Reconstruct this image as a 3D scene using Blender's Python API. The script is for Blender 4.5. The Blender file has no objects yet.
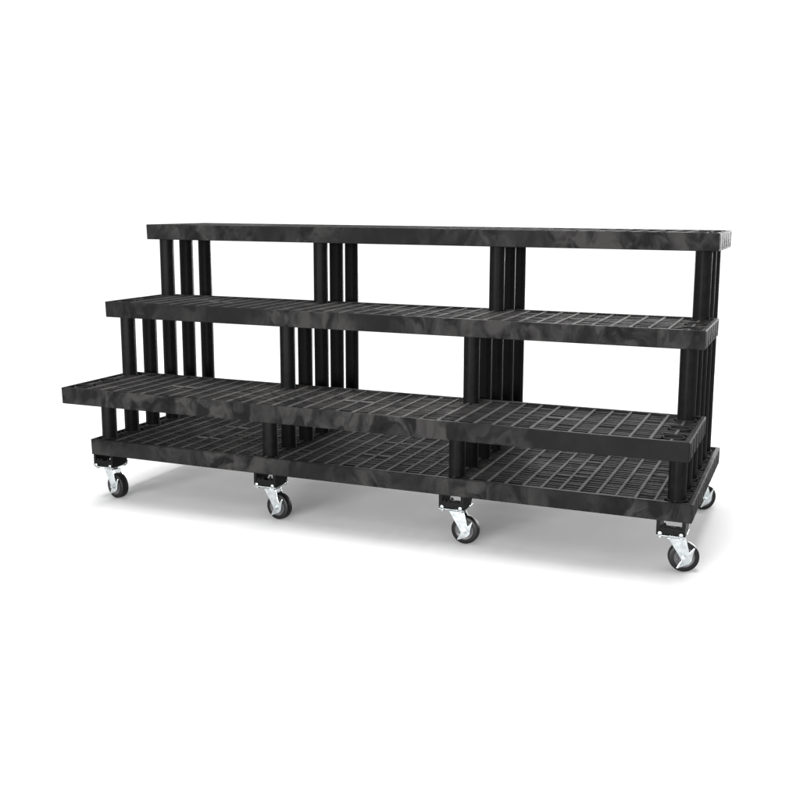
import bpy, bmesh, math, random
from mathutils import Vector, Matrix
random.seed(7)
I = 0.0254                       # everything below is measured in inches
sc = bpy.context.scene
col = sc.collection

# ------------------------------------------------------------------ materials
def nodes(name):
    m = bpy.data.materials.new(name); m.use_nodes = True
    nt = m.node_tree
    return m, nt, nt.nodes['Principled BSDF']

def ramp(nt, stops):
    r = nt.nodes.new('ShaderNodeValToRGB')
    el = r.color_ramp.elements
    while len(el) < len(stops): el.new(0.5)
    for e, (p, c) in zip(el, stops):
        e.position = p
        e.color = (c, c, c, 1) if not isinstance(c, tuple) else (*c, 1)
    return r

def recycled_plastic(name, lo, mid, hi, rough=(0.42, 0.6), spec=0.3, bump=0.06):
    """black structural-foam plastic with pale flow swirls"""
    m, nt, b = nodes(name); L = nt.links.new
    geo = nt.nodes.new('ShaderNodeNewGeometry')
    mp = nt.nodes.new('ShaderNodeMapping'); mp.inputs['Scale'].default_value = (1.15, 0.9, 0.8)
    L(geo.outputs['Position'], mp.inputs['Vector'])
    # warp
    wn = nt.nodes.new('ShaderNodeTexNoise'); wn.inputs['Scale'].default_value = 9; wn.inputs['Detail'].default_value = 2
    L(mp.outputs[0], wn.inputs['Vector'])
    sub = nt.nodes.new('ShaderNodeVectorMath'); sub.operation = 'SUBTRACT'; sub.inputs[1].default_value = (.5, .5, .5)
    L(wn.outputs['Color'], sub.inputs[0])
    scl = nt.nodes.new('ShaderNodeVectorMath'); scl.operation = 'SCALE'; scl.inputs['Scale'].default_value = 0.11
    L(sub.outputs[0], scl.inputs[0])
    add = nt.nodes.new('ShaderNodeVectorMath'); add.operation = 'ADD'
    L(mp.outputs[0], add.inputs[0]); L(scl.outputs[0], add.inputs[1])
    vo = nt.nodes.new('ShaderNodeTexVoronoi'); vo.feature = 'SMOOTH_F1'; vo.inputs['Smoothness'].default_value = .22; vo.inputs['Scale'].default_value = 26
    L(add.outputs[0], vo.inputs['Vector'])
    sep = nt.nodes.new('ShaderNodeSeparateColor'); L(vo.outputs['Color'], sep.inputs[0])
    n2 = nt.nodes.new('ShaderNodeTexNoise'); n2.inputs['Scale'].default_value = 26; n2.inputs['Detail'].default_value = 6
    n2.inputs['Roughness'].default_value = .65; n2.inputs['Distortion'].default_value = 1.2
    L(add.outputs[0], n2.inputs['Vector'])
    # where the swirls show at all
    n3 = nt.nodes.new('ShaderNodeTexNoise'); n3.inputs['Scale'].default_value = 3.2; n3.inputs['Detail'].default_value = 2
    L(geo.outputs['Position'], n3.inputs['Vector'])
    r3 = ramp(nt, [(.40, .06), (.62, 1.0)]); L(n3.outputs['Fac'], r3.inputs[0])
    # flow marks: a stepped noise, sharp on one side and fading on the other
    wn2 = nt.nodes.new('ShaderNodeTexNoise'); wn2.inputs['Scale'].default_value = 11; wn2.inputs['Detail'].default_value = 3
    wn2.inputs['Distortion'].default_value = .9
    L(add.outputs[0], wn2.inputs['Vector'])
    saw = nt.nodes.new('ShaderNodeMath'); saw.operation = 'MULTIPLY'; saw.inputs[1].default_value = 5.5
    L(wn2.outputs['Fac'], saw.inputs[0])
    fr = nt.nodes.new('ShaderNodeMath'); fr.operation = 'PINGPONG'; fr.inputs[1].default_value = 1.0; L(saw.outputs[0], fr.inputs[0])
    mixv = nt.nodes.new('ShaderNodeMath'); mixv.operation = 'MULTIPLY_ADD'
    L(fr.outputs[0], mixv.inputs[0]); mixv.inputs[1].default_value = .32
    vo_ = nt.nodes.new('ShaderNodeMath'); vo_.operation = 'MULTIPLY'; vo_.inputs[1].default_value = .32; L(sep.outputs[0], vo_.inputs[0])
    sc2 = nt.nodes.new('ShaderNodeMath'); sc2.operation = 'MULTIPLY_ADD'; sc2.inputs[1].default_value = .50
    L(n2.outputs['Fac'], sc2.inputs[0]); L(vo_.outputs[0], sc2.inputs[2]); L(sc2.outputs[0], mixv.inputs[2])
    # remap about .5 by the mask
    s5 = nt.nodes.new('ShaderNodeMath'); s5.operation = 'SUBTRACT'; s5.inputs[1].default_value = .45
    L(mixv.outputs[0], s5.inputs[0])
    mm = nt.nodes.new('ShaderNodeMath'); mm.operation = 'MULTIPLY_ADD'; mm.inputs[2].default_value = .45
    L(s5.outputs[0], mm.inputs[0]); L(r3.outputs[0], mm.inputs[1])
    rc = ramp(nt, [(.20, lo), (.45, mid), (.74, hi)]); L(mm.outputs[0], rc.inputs[0])
    L(rc.outputs[0], b.inputs['Base Color'])
    mr = nt.nodes.new('ShaderNodeMapRange'); mr.inputs[3].default_value = rough[1]; mr.inputs[4].default_value = rough[0]
    L(mm.outputs[0], mr.inputs[0]); L(mr.outputs[0], b.inputs['Roughness'])
    n4 = nt.nodes.new('ShaderNodeTexNoise'); n4.inputs['Scale'].default_value = 420; n4.inputs['Detail'].default_value = 3
    L(geo.outputs['Position'], n4.inputs['Vector'])
    bp = nt.nodes.new('ShaderNodeBump'); bp.inputs['Strength'].default_value = bump; bp.inputs['Distance'].default_value = .001
    L(n4.outputs['Fac'], bp.inputs['Height']); L(bp.outputs[0], b.inputs['Normal'])
    b.inputs['Specular IOR Level'].default_value = spec
    return m

M_SHELF = recycled_plastic('recycled black plastic', (.0022, .00217, .0022), (.0048, .0047, .0048), (.0165, .0160, .0157), rough=(.55, .7), spec=.022)
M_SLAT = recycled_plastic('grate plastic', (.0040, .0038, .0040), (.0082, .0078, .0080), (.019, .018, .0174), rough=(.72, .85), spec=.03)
M_RIB = recycled_plastic('rib plastic with painted sheen', (.018, .0177, .0177), (.030, .0293, .029), (.052, .0505, .0495), rough=(.68, .8), spec=.03)  # same plastic; paler base colour paints the grazing reflection on the ribs

def plain(name, c, rough, spec=.4, metal=0, var=.25, scale=60, bump=.03):
    m, nt, b = nodes(name); L = nt.links.new
    geo = nt.nodes.new('ShaderNodeNewGeometry')
    n = nt.nodes.new('ShaderNodeTexNoise'); n.inputs['Scale'].default_value = scale; n.inputs['Detail'].default_value = 4
    L(geo.outputs['Position'], n.inputs['Vector'])
    r = ramp(nt, [(.3, tuple(x * (1 - var) for x in c)), (.7, tuple(x * (1 + var) for x in c))])
    L(n.outputs['Fac'], r.inputs[0]); L(r.outputs[0], b.inputs['Base Color'])
    mr = nt.nodes.new('ShaderNodeMapRange'); mr.inputs[3].default_value = rough * .85; mr.inputs[4].default_value = rough * 1.15
    L(n.outputs['Fac'], mr.inputs[0]); L(mr.outputs[0], b.inputs['Roughness'])
    bp = nt.nodes.new('ShaderNodeBump'); bp.inputs['Strength'].default_value = bump; bp.inputs['Distance'].default_value = .001
    L(n.outputs['Fac'], bp.inputs['Height']); L(bp.outputs[0], b.inputs['Normal'])
    b.inputs['Specular IOR Level'].default_value = spec; b.inputs['Metallic'].default_value = metal
    return m

M_POST = plain('smooth black tube', (.0030, .0030, .0031), .50, spec=.026)
M_BRACKET = plain('black bracket plastic', (.0020, .0020, .0020), .45, spec=.05)
M_TYRE = plain('black rubber', (.0035, .0035, .0037), .48, spec=.12)
M_HUB = plain('dark grey hub', (.030, .029, .031), .40, spec=.25)
M_ZINC = plain('bright zinc plating', (.48, .51, .515), .24, metal=1, var=.22, scale=90)
M_BOLT = plain('dull zinc bolt', (.20, .21, .212), .42, metal=1, var=.2, scale=120)
M_FLOOR = plain('white floor', (.42, .42, .42), .9, spec=.0, var=.004, scale=4, bump=0)

# ------------------------------------------------------------------ mesh helpers (inches in, metres out)
def box(bm, x0, x1, y0, y1, z0, z1, bev=0.0, seg=1):
    vs = [bm.verts.new((x, y, z)) for x in (x0, x1) for y in (y0, y1) for z in (z0, z1)]
    a = lambda *q: bm.faces.new([vs[k] for k in q])
    fs = [a(0, 1, 3, 2), a(4, 6, 7, 5), a(0, 4, 5, 1), a(2, 3, 7, 6), a(0, 2, 6, 4), a(1, 5, 7, 3)]
    if bev:
        es = {e for f in fs for e in f.edges}
        bmesh.ops.bevel(bm, geom=list(es), offset=bev, segments=seg, profile=.5, affect='EDGES')

def lathe(bm, prof, n, mat=Matrix.Identity(4), cap=True):
    """prof: list of (radius, height) about local z"""
    rings = []
    for r, h in prof:
        rings.append([bm.verts.new(mat @ Vector((r * math.cos(2 * math.pi * k / n), r * math.sin(2 * math.pi * k / n), h))) for k in range(n)])
    for A, B in zip(rings, rings[1:]):
        for k in range(n):
            bm.faces.new((A[k], A[(k + 1) % n], B[(k + 1) % n], B[k]))
    if cap:
        bm.faces.new(rings[0][::-1]); bm.faces.new(rings[-1])

def prism(bm, poly, d0, d1, mat):
    """polygon in local (u, v), extruded along local w from d0 to d1"""
    A = [bm.verts.new(mat @ Vector((u, v, d0))) for u, v in poly]
    B = [bm.verts.new(mat @ Vector((u, v, d1))) for u, v in poly]
    bm.faces.new(A[::-1]); bm.faces.new(B)
    for k in range(len(poly)):
        j = (k + 1) % len(poly)
        bm.faces.new((A[k], A[j], B[j], B[k]))

def link(name, bm, mat, parent=None, smooth=False, loc=(0, 0, 0)):
    bmesh.ops.recalc_face_normals(bm, faces=bm.faces[:])
    bmesh.ops.scale(bm, vec=(I, I, I), verts=bm.verts[:])
    me = bpy.data.meshes.new(name); bm.to_mesh(me); bm.free()
    me.materials.append(mat)
    if smooth:
        me.polygons.foreach_set('use_smooth', [True] * len(me.polygons))
        try: me.set_sharp_from_angle(angle=math.radians(38))
        except Exception: pass
    o = bpy.data.objects.new(name, me); col.objects.link(o)
    if parent: o.parent = parent
    o.location = Vector(loc) * I
    return o

# ------------------------------------------------------------------ dimensions
LEN = 66.0
TH = 1.76
FLOOR = -7.0
ROW = [1.25, 22.1, 43.1, 64.35]                       # post rows along the length
D = [-2.2, 1.8, 5.8, 9.8, 13.75, 17.75, 21.85]        # socket depths, front to back
Z1, Z2, Z3, Z4 = 23.69, 15.18, 6.59, 0.0
SHELVES = [(Z4, 0.0, 23.8, D[1:7]), (Z3, -4.3, 7.6, D[0:3]), (Z2, 3.45, 15.0, D[2:5]), (Z1, 11.5, 23.9, D[4:7])]
PR = 0.815                                            # post radius
OCC = {Z4: set(range(1, 7)), Z3: {2}, Z2: {4}, Z1: set()}  # depths that carry a post above the shelf

rack = bpy.data.objects.new('plant_display_rack', None); col.objects.link(rack)
rack.location = (LEN / 2 * I, 12 * I, FLOOR * I)
rack['label'] = 'long black plastic four tier stepped display rack with slatted shelves on swivel casters'
rack['category'] = 'display rack'
bpy.context.view_layer.update()
OFF = Vector((-LEN / 2, -12, -FLOOR))                 # rack origin to bench coordinates

# ------------------------------------------------------------------ shelves
def make_shelf(z, y0, y1, sockets):
    bm = bmesh.new()
    # rim: a hollow bevelled frame with a turned-in lip
    w, lip = .22, .42
    def ring(o0, i0, za, zb):
        O = [(0 + o0, y0 + o0), (LEN - o0, y0 + o0), (LEN - o0, y1 - o0), (0 + o0, y1 - o0)]
        N = [(0 + i0, y0 + i0), (LEN - i0, y0 + i0), (LEN - i0, y1 - i0), (0 + i0, y1 - i0)]
        return O, N
    bev = .09
    # profile walked outward-in: lip inner edge, top, bevel, side, bottom
    prof = [(lip, z - .30), (lip, z - .03), (lip - .03, z), (bev, z), (.03, z - .035), (0, z - bev),
            (.03, z - TH + .07), (.08, z - TH), (w, z - TH), (w, z - .30)]
    rings = []
    for o, zz in prof:
        rings.append([bm.verts.new((x, y, zz)) for x, y in ((o, y0 + o), (LEN - o, y0 + o), (LEN - o, y1 - o), (o, y1 - o))])
    for a in range(len(rings)):
        A, B = rings[a], rings[(a + 1) % len(rings)]
        for k in range(4):
            bm.faces.new((A[k], A[(k + 1) % 4], B[(k + 1) % 4], B[k]))
    # round the four vertical corners a touch
    ve = [e for e in bm.edges if abs(e.verts[0].co.z - e.verts[1].co.z) > 1 and
          all(min(abs(v.co.x), abs(v.co.x - LEN)) < .04 for v in e.verts)]
    bmesh.ops.bevel(bm, geom=ve, offset=.10, segments=2, profile=.5, affect='EDGES')
    # stiffening pads on the two ends
    n = max(3, round((y1 - y0) / 2))
    for k in range(n):
        yc = y0 + (k + .5) * (y1 - y0) / n
        for sx in (0, 1):
            xa, xb = (-.022, .06) if sx == 0 else (LEN - .06, LEN + .022)
            box(bm, xa, xb, yc - .34, yc + .34, z - TH + .16, z - .14, .03)
    s = link('shelf', bm, M_SHELF, rack, loc=OFF)
    # --- slatted deck (a sub-part)
    bm = bmesh.new()
    xi0, xi1, yi0, yi1 = .42, LEN - .42, y0 + .42, y1 - .42
    ns = max(7, round((yi1 - yi0) / .74)); st = (yi1 - yi0) / ns
    ribs = [ROW[q] + (ROW[q + 1] - ROW[q]) * k / 12 for q in range(3) for k in range(12)] + [ROW[3]]
    cells = list(zip([xi0] + ribs, ribs + [xi1]))
    ends = (ROW[0], ROW[3])
    for a, b in cells:
        for k in range(ns):
            yc = yi0 + (k + .5) * st
            a2, b2 = a, b
            if min(abs(yc - d) for d in sockets) < 1.08:          # keep the sockets at the two ends clear
                for e in ends:
                    if a2 < e + 1.0 and b2 > e - 1.0:
                        if e - .98 > a2: b2 = e - .98
                        elif e + .98 < b2: a2 = e + .98
                        else: b2 = a2
            if b2 - a2 < .08: continue
            hw = .20 + random.uniform(-.05, .06); yj = yc + random.uniform(-.05, .05)
            box(bm, a2, b2, yj - hw, yj + hw, z - .62, z - .07 - random.uniform(0, .07), .035)
    ym = (y0 + y1) / 2
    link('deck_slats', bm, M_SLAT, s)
    # --- raised ribs across the deck, one mesh: the pattern of the deck
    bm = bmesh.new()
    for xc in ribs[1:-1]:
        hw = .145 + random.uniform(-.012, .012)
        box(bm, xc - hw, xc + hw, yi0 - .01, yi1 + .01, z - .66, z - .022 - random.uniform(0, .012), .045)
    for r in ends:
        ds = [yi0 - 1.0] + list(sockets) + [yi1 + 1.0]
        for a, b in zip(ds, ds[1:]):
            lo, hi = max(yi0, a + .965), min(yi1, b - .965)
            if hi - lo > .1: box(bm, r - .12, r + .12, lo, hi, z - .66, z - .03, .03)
    # short cross ribs in the middle of each moulded panel
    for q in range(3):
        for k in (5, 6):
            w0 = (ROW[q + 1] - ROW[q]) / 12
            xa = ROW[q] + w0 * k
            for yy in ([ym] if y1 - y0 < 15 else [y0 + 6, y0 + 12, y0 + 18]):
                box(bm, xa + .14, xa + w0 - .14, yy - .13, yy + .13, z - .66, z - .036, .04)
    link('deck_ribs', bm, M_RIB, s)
    # --- post sockets
    for r in (ROW[0], ROW[3]):
        for d in sockets:
            bm = bmesh.new()
            M = Matrix.Translation((r, d, 0))
            lathe(bm, [(.85, z - .6), (.85, z - .05), (.87, z - .03), (.95, z - .03), (.97, z - .05), (.97, z - .6)], 28, M, cap=False)
            lathe(bm, [(.845, z - .5), (.845, z - .22)], 28, M)
            link('socket', bm, M_SLAT, s, smooth=True)
    return s

for args in SHELVES:
    make_shelf(*args)

# ------------------------------------------------------------------ posts
def post_bm(z0, z1):
    bm = bmesh.new()
    lathe(bm, [(PR - .10, z0), (PR - .02, z0 + .06), (PR, z0 + .22), (PR, z1 - .1), (PR - .03, z1)], 64)
    for v in bm.verts:                                # shallow flutes down the tube
        a = math.atan2(v.co.y, v.co.x); k = 1 + .016 * math.cos(8 * a + .4)
        v.co.x *= k; v.co.y *= k
    return bm

SEG = {1: [(Z4, Z3)], 2: [(Z4, Z3), (Z3, Z2)], 3: [(Z4, Z2)], 4: [(Z4, Z2), (Z2, Z1)], 5: [(Z4, Z1)], 6: [(Z4, Z1)]}
cache = {}
for r in ROW:
    for k, sg in SEG.items():
        for za, zb in sg:
            p = (za, zb)
            if p not in cache:
                o = link('post', post_bm(za - .45, zb - .55), M_POST, rack, smooth=True)
                cache[p] = o
            else:
                o = cache[p].copy(); col.objects.link(o); o.parent = rack
            o.location = (OFF + Vector((r, D[k], 0))) * I

# ------------------------------------------------------------------ casters
WR = 1.42
def make_caster(x, y, ang):
    zt = -TH                                          # underside of the bottom shelf
    c = bmesh.new()
    zb = zt - 1.50
    # zinc top plate + swivel race: the caster's own mesh
    box(c, -1.35, 1.35, -1.42, 1.30, zb - .12, zb, .03)
    lathe(c, [(.78, zb - .13), (.82, zb - .2), (.70, zb - .42), (.45, zb - .44)], 28)
    ca = link('caster', c, M_ZINC, rack, smooth=True, loc=OFF + Vector((x, y, 0)))
    # black riser bracket: two cheeks, a bed and low walls with lugs, open above
    b = bmesh.new()
    side = Matrix(((0, 0, 1, 0), (1, 0, 0, 0), (0, 1, 0, 0), (0, 0, 0, 1)))          # local (u, v, w) = (y, z, x)
    cheek = [(-1.38, zt + .02), (-1.38, zb + .12), (-1.28, zb + .02), (.72, zb + .02), (1.30, zb + .62), (1.38, zb + .80), (1.38, zt + .02)]
    prism(b, cheek, -1.30, -.98, side); prism(b, cheek, .98, 1.30, side)
    box(b, -.99, .99, -1.34, .70, zb + .03, zb + .30, .04)
    for sy in (-1,):
        ya, yb = (-1.36, -1.16)
        box(b, -.99, .99, ya, yb, zb + .25, zb + .72, .03)
        for lx in (-.72, -.28, .62):
            box(b, lx - .16, lx + .16, ya + .02, yb - .02, zb + .68, zb + .90, .04)
    link('riser_bracket', b, M_BRACKET, ca)
    # four bolts through the plate
    for sx in (-1, 1):
        for sy in (-1, 1):
            bo = bmesh.new()
            M = Matrix.Translation((sx * .95, sy * 1.12, 0))
            lathe(bo, [(.15, zb - .34), (.15, zb - .12)], 12, M)
            lathe(bo, [(.26, zb - .26), (.26, zb - .121)], 6, M)
            M2 = Matrix.Translation((sx * .95, sy * 1.44, zb + .13)) @ Matrix.Rotation(math.radians(90), 4, 'X')
            lathe(bo, [(.19, -.08), (.19, .06), (.12, .09)], 12, M2)
            link('bolt', bo, M_BOLT, ca, smooth=True)
    # turned frame: u along the rolling direction, n along the axle towards the viewer's side
    n = Vector((math.sin(ang), -math.cos(ang), 0)); u = Vector((math.cos(ang), math.sin(ang), 0)); v = Vector((0, 0, 1))
    zc = FLOOR + WR
    ax = u * 1.08 + Vector((0, 0, zc))
    F = Matrix((( u.x, v.x, n.x, ax.x), (u.y, v.y, n.y, ax.y), (u.z, v.z, n.z, ax.z), (0, 0, 0, 1)))
    top = (zb - .43) - zc                             # fork crown relative to the axle
    f = bmesh.new()
    near = [(-1.62, top), (.02, top), (.14, top - .35), (.40, .54), (.52, .62), (.82, .98), (.90, .92), (.72, .25), (.66, -.28),
            (.42, -.56), (-.62, -1.02), (-.70, -.95), (-.30, -.26), (-.52, .20), (-.90, .80), (-1.38, top - .35)]
    far = [(-1.62, top), (-.25, top), (.30, .50), (.46, .12), (.42, -.22), (.20, -.46), (-.15, -.40), (-.38, -.1), (-.62, .30), (-1.38, top - .35)]
    prism(f, near, .56, .66, F); prism(f, far, -.66, -.56, F)
    prism(f, [(-1.62, top - .10), (-.25, top - .10), (-.25, top), (-1.62, top)], -.56, .56, F)
    fo = link('fork', f, M_ZINC, ca)
    bv = fo.modifiers.new('bevel', 'BEVEL'); bv.width = .035 * I; bv.segments = 2; bv.limit_method = 'ANGLE'
    # axle with its two nuts
    for prof, nn in (([(.27, .655), (.27, .80), (.15, .801), (.15, .92)], 6), ([(.24, -.80), (.24, -.655)], 6)):
        a = bmesh.new(); lathe(a, prof, nn, F); link('axle_nut', a, M_ZINC, ca)
    # wheel: rubber tyre and hub
    w = bmesh.new()
    R = WR
    lathe(w, [(R * .60, -.44), (R * .88, -.47), (R * .965, -.40), (R * .995, -.22), (R, 0), (R * .995, .22), (R * .965, .40), (R * .88, .47), (R * .60, .44)], 48, F)
    wo = link('wheel', w, M_TYRE, ca, smooth=True)
    h = bmesh.new()
    for s in (-1, 1):
        lathe(h, [(R * .66, s * .43), (R * .66, s * .485), (R * .58, s * .49), (R * .52, s * .45), (.42, s * .45), (.36, s * .54), (.05, s * .545)], 36, F)
        for q in range(6):
            an = q * math.pi / 3 + .3
            lathe(h, [(.14, s * .44), (.13, s * .50), (.05, s * .52)], 10, F @ Matrix.Translation((.66 * math.cos(an), .66 * math.sin(an), 0)))
    link('hub', h, M_HUB, ca, smooth=True)
    return ca

front = [(.75, -15), (22.0, -9), (42.95, -1), (64.1, 17)]
for x, a in front: make_caster(x + .35 if x < 1 else x, 2.0, math.radians(a))
back = [(1.1, 24), (22.0, 35), (42.95, -20), (63.7, 40)]
for x, a in back: make_caster(x, 22.3, math.radians(a))

# ------------------------------------------------------------------ floor
bm = bmesh.new()
vs = [bm.verts.new((x, y, FLOOR)) for x, y in ((-120, -160), (200, -160), (200, 120), (-120, 120))]
bm.faces.new(vs)
fl = link('floor', bm, M_FLOOR)
fl['kind'] = 'structure'

# ------------------------------------------------------------------ light
W = bpy.data.worlds.new('World'); sc.world = W; W.use_nodes = True
bg = W.node_tree.nodes['Background']
bg.inputs[0].default_value = (1, 1, 1, 1); bg.inputs[1].default_value = 1.13

def area(name, loc, target, sx, sy, power):
    l = bpy.data.lights.new(name, 'AREA'); l.shape = 'RECTANGLE'; l.size = sx * I; l.size_y = sy * I; l.energy = power
    o = bpy.data.objects.new(name, l); col.objects.link(o)
    o.location = Vector(loc) * I
    o.rotation_euler = (Vector(target) - Vector(loc)).to_track_quat('-Z', 'Y').to_euler()
    return o
area('added_front_fill', (20, -330, 38), (33, 5, -3), 260, 50, 2650)  # added low fill, lightens the floor shadow under the rack
area('overhead_softbox', (34, -62, 420), (33, 20, 0), 210, 170, 2350)
area('added_rear_fill', (45, 380, 38), (33, 18, -3), 320, 60, 1900)  # added fill from behind, lifts that shadow without brightening the fascias
area('right_softbox', (190, 30, 40), (66, 12, 10), 60, 80, 12)

# ------------------------------------------------------------------ camera
cam = bpy.data.cameras.new('camera'); co = bpy.data.objects.new('camera', cam); col.objects.link(co)
P = dict(cx=75.836, cy=-90.104, cz=26.182, yaw=-.378, pitch=.162, roll=.006, fl=1018.629, px=422.151, py=371.271)
cy_, sy_ = math.cos(P['yaw']), math.sin(P['yaw']); cp, sp = math.cos(P['pitch']), math.sin(P['pitch'])
f = Vector((sy_ * cp, cy_ * cp, -sp)); r = Vector((cy_, -sy_, 0)); u = r.cross(f)
r2 = r * math.cos(P['roll']) + u * math.sin(P['roll']); u2 = -r * math.sin(P['roll']) + u * math.cos(P['roll'])
co.matrix_world = Matrix(((r2.x, u2.x, -f.x, P['cx'] * I), (r2.y, u2.y, -f.y, P['cy'] * I), (r2.z, u2.z, -f.z, P['cz'] * I), (0, 0, 0, 1)))
cam.sensor_width = 36; cam.lens = P['fl'] / 800 * 36
cam.shift_x = (400 - P['px']) / 800; cam.shift_y = (P['py'] - 400) / 800
cam.clip_start = .05; cam.clip_end = 5000
sc.camera = co

sc.view_settings.view_transform = 'Standard'; sc.view_settings.look = 'None'
sc.view_settings.exposure = 0; sc.view_settings.gamma = 1
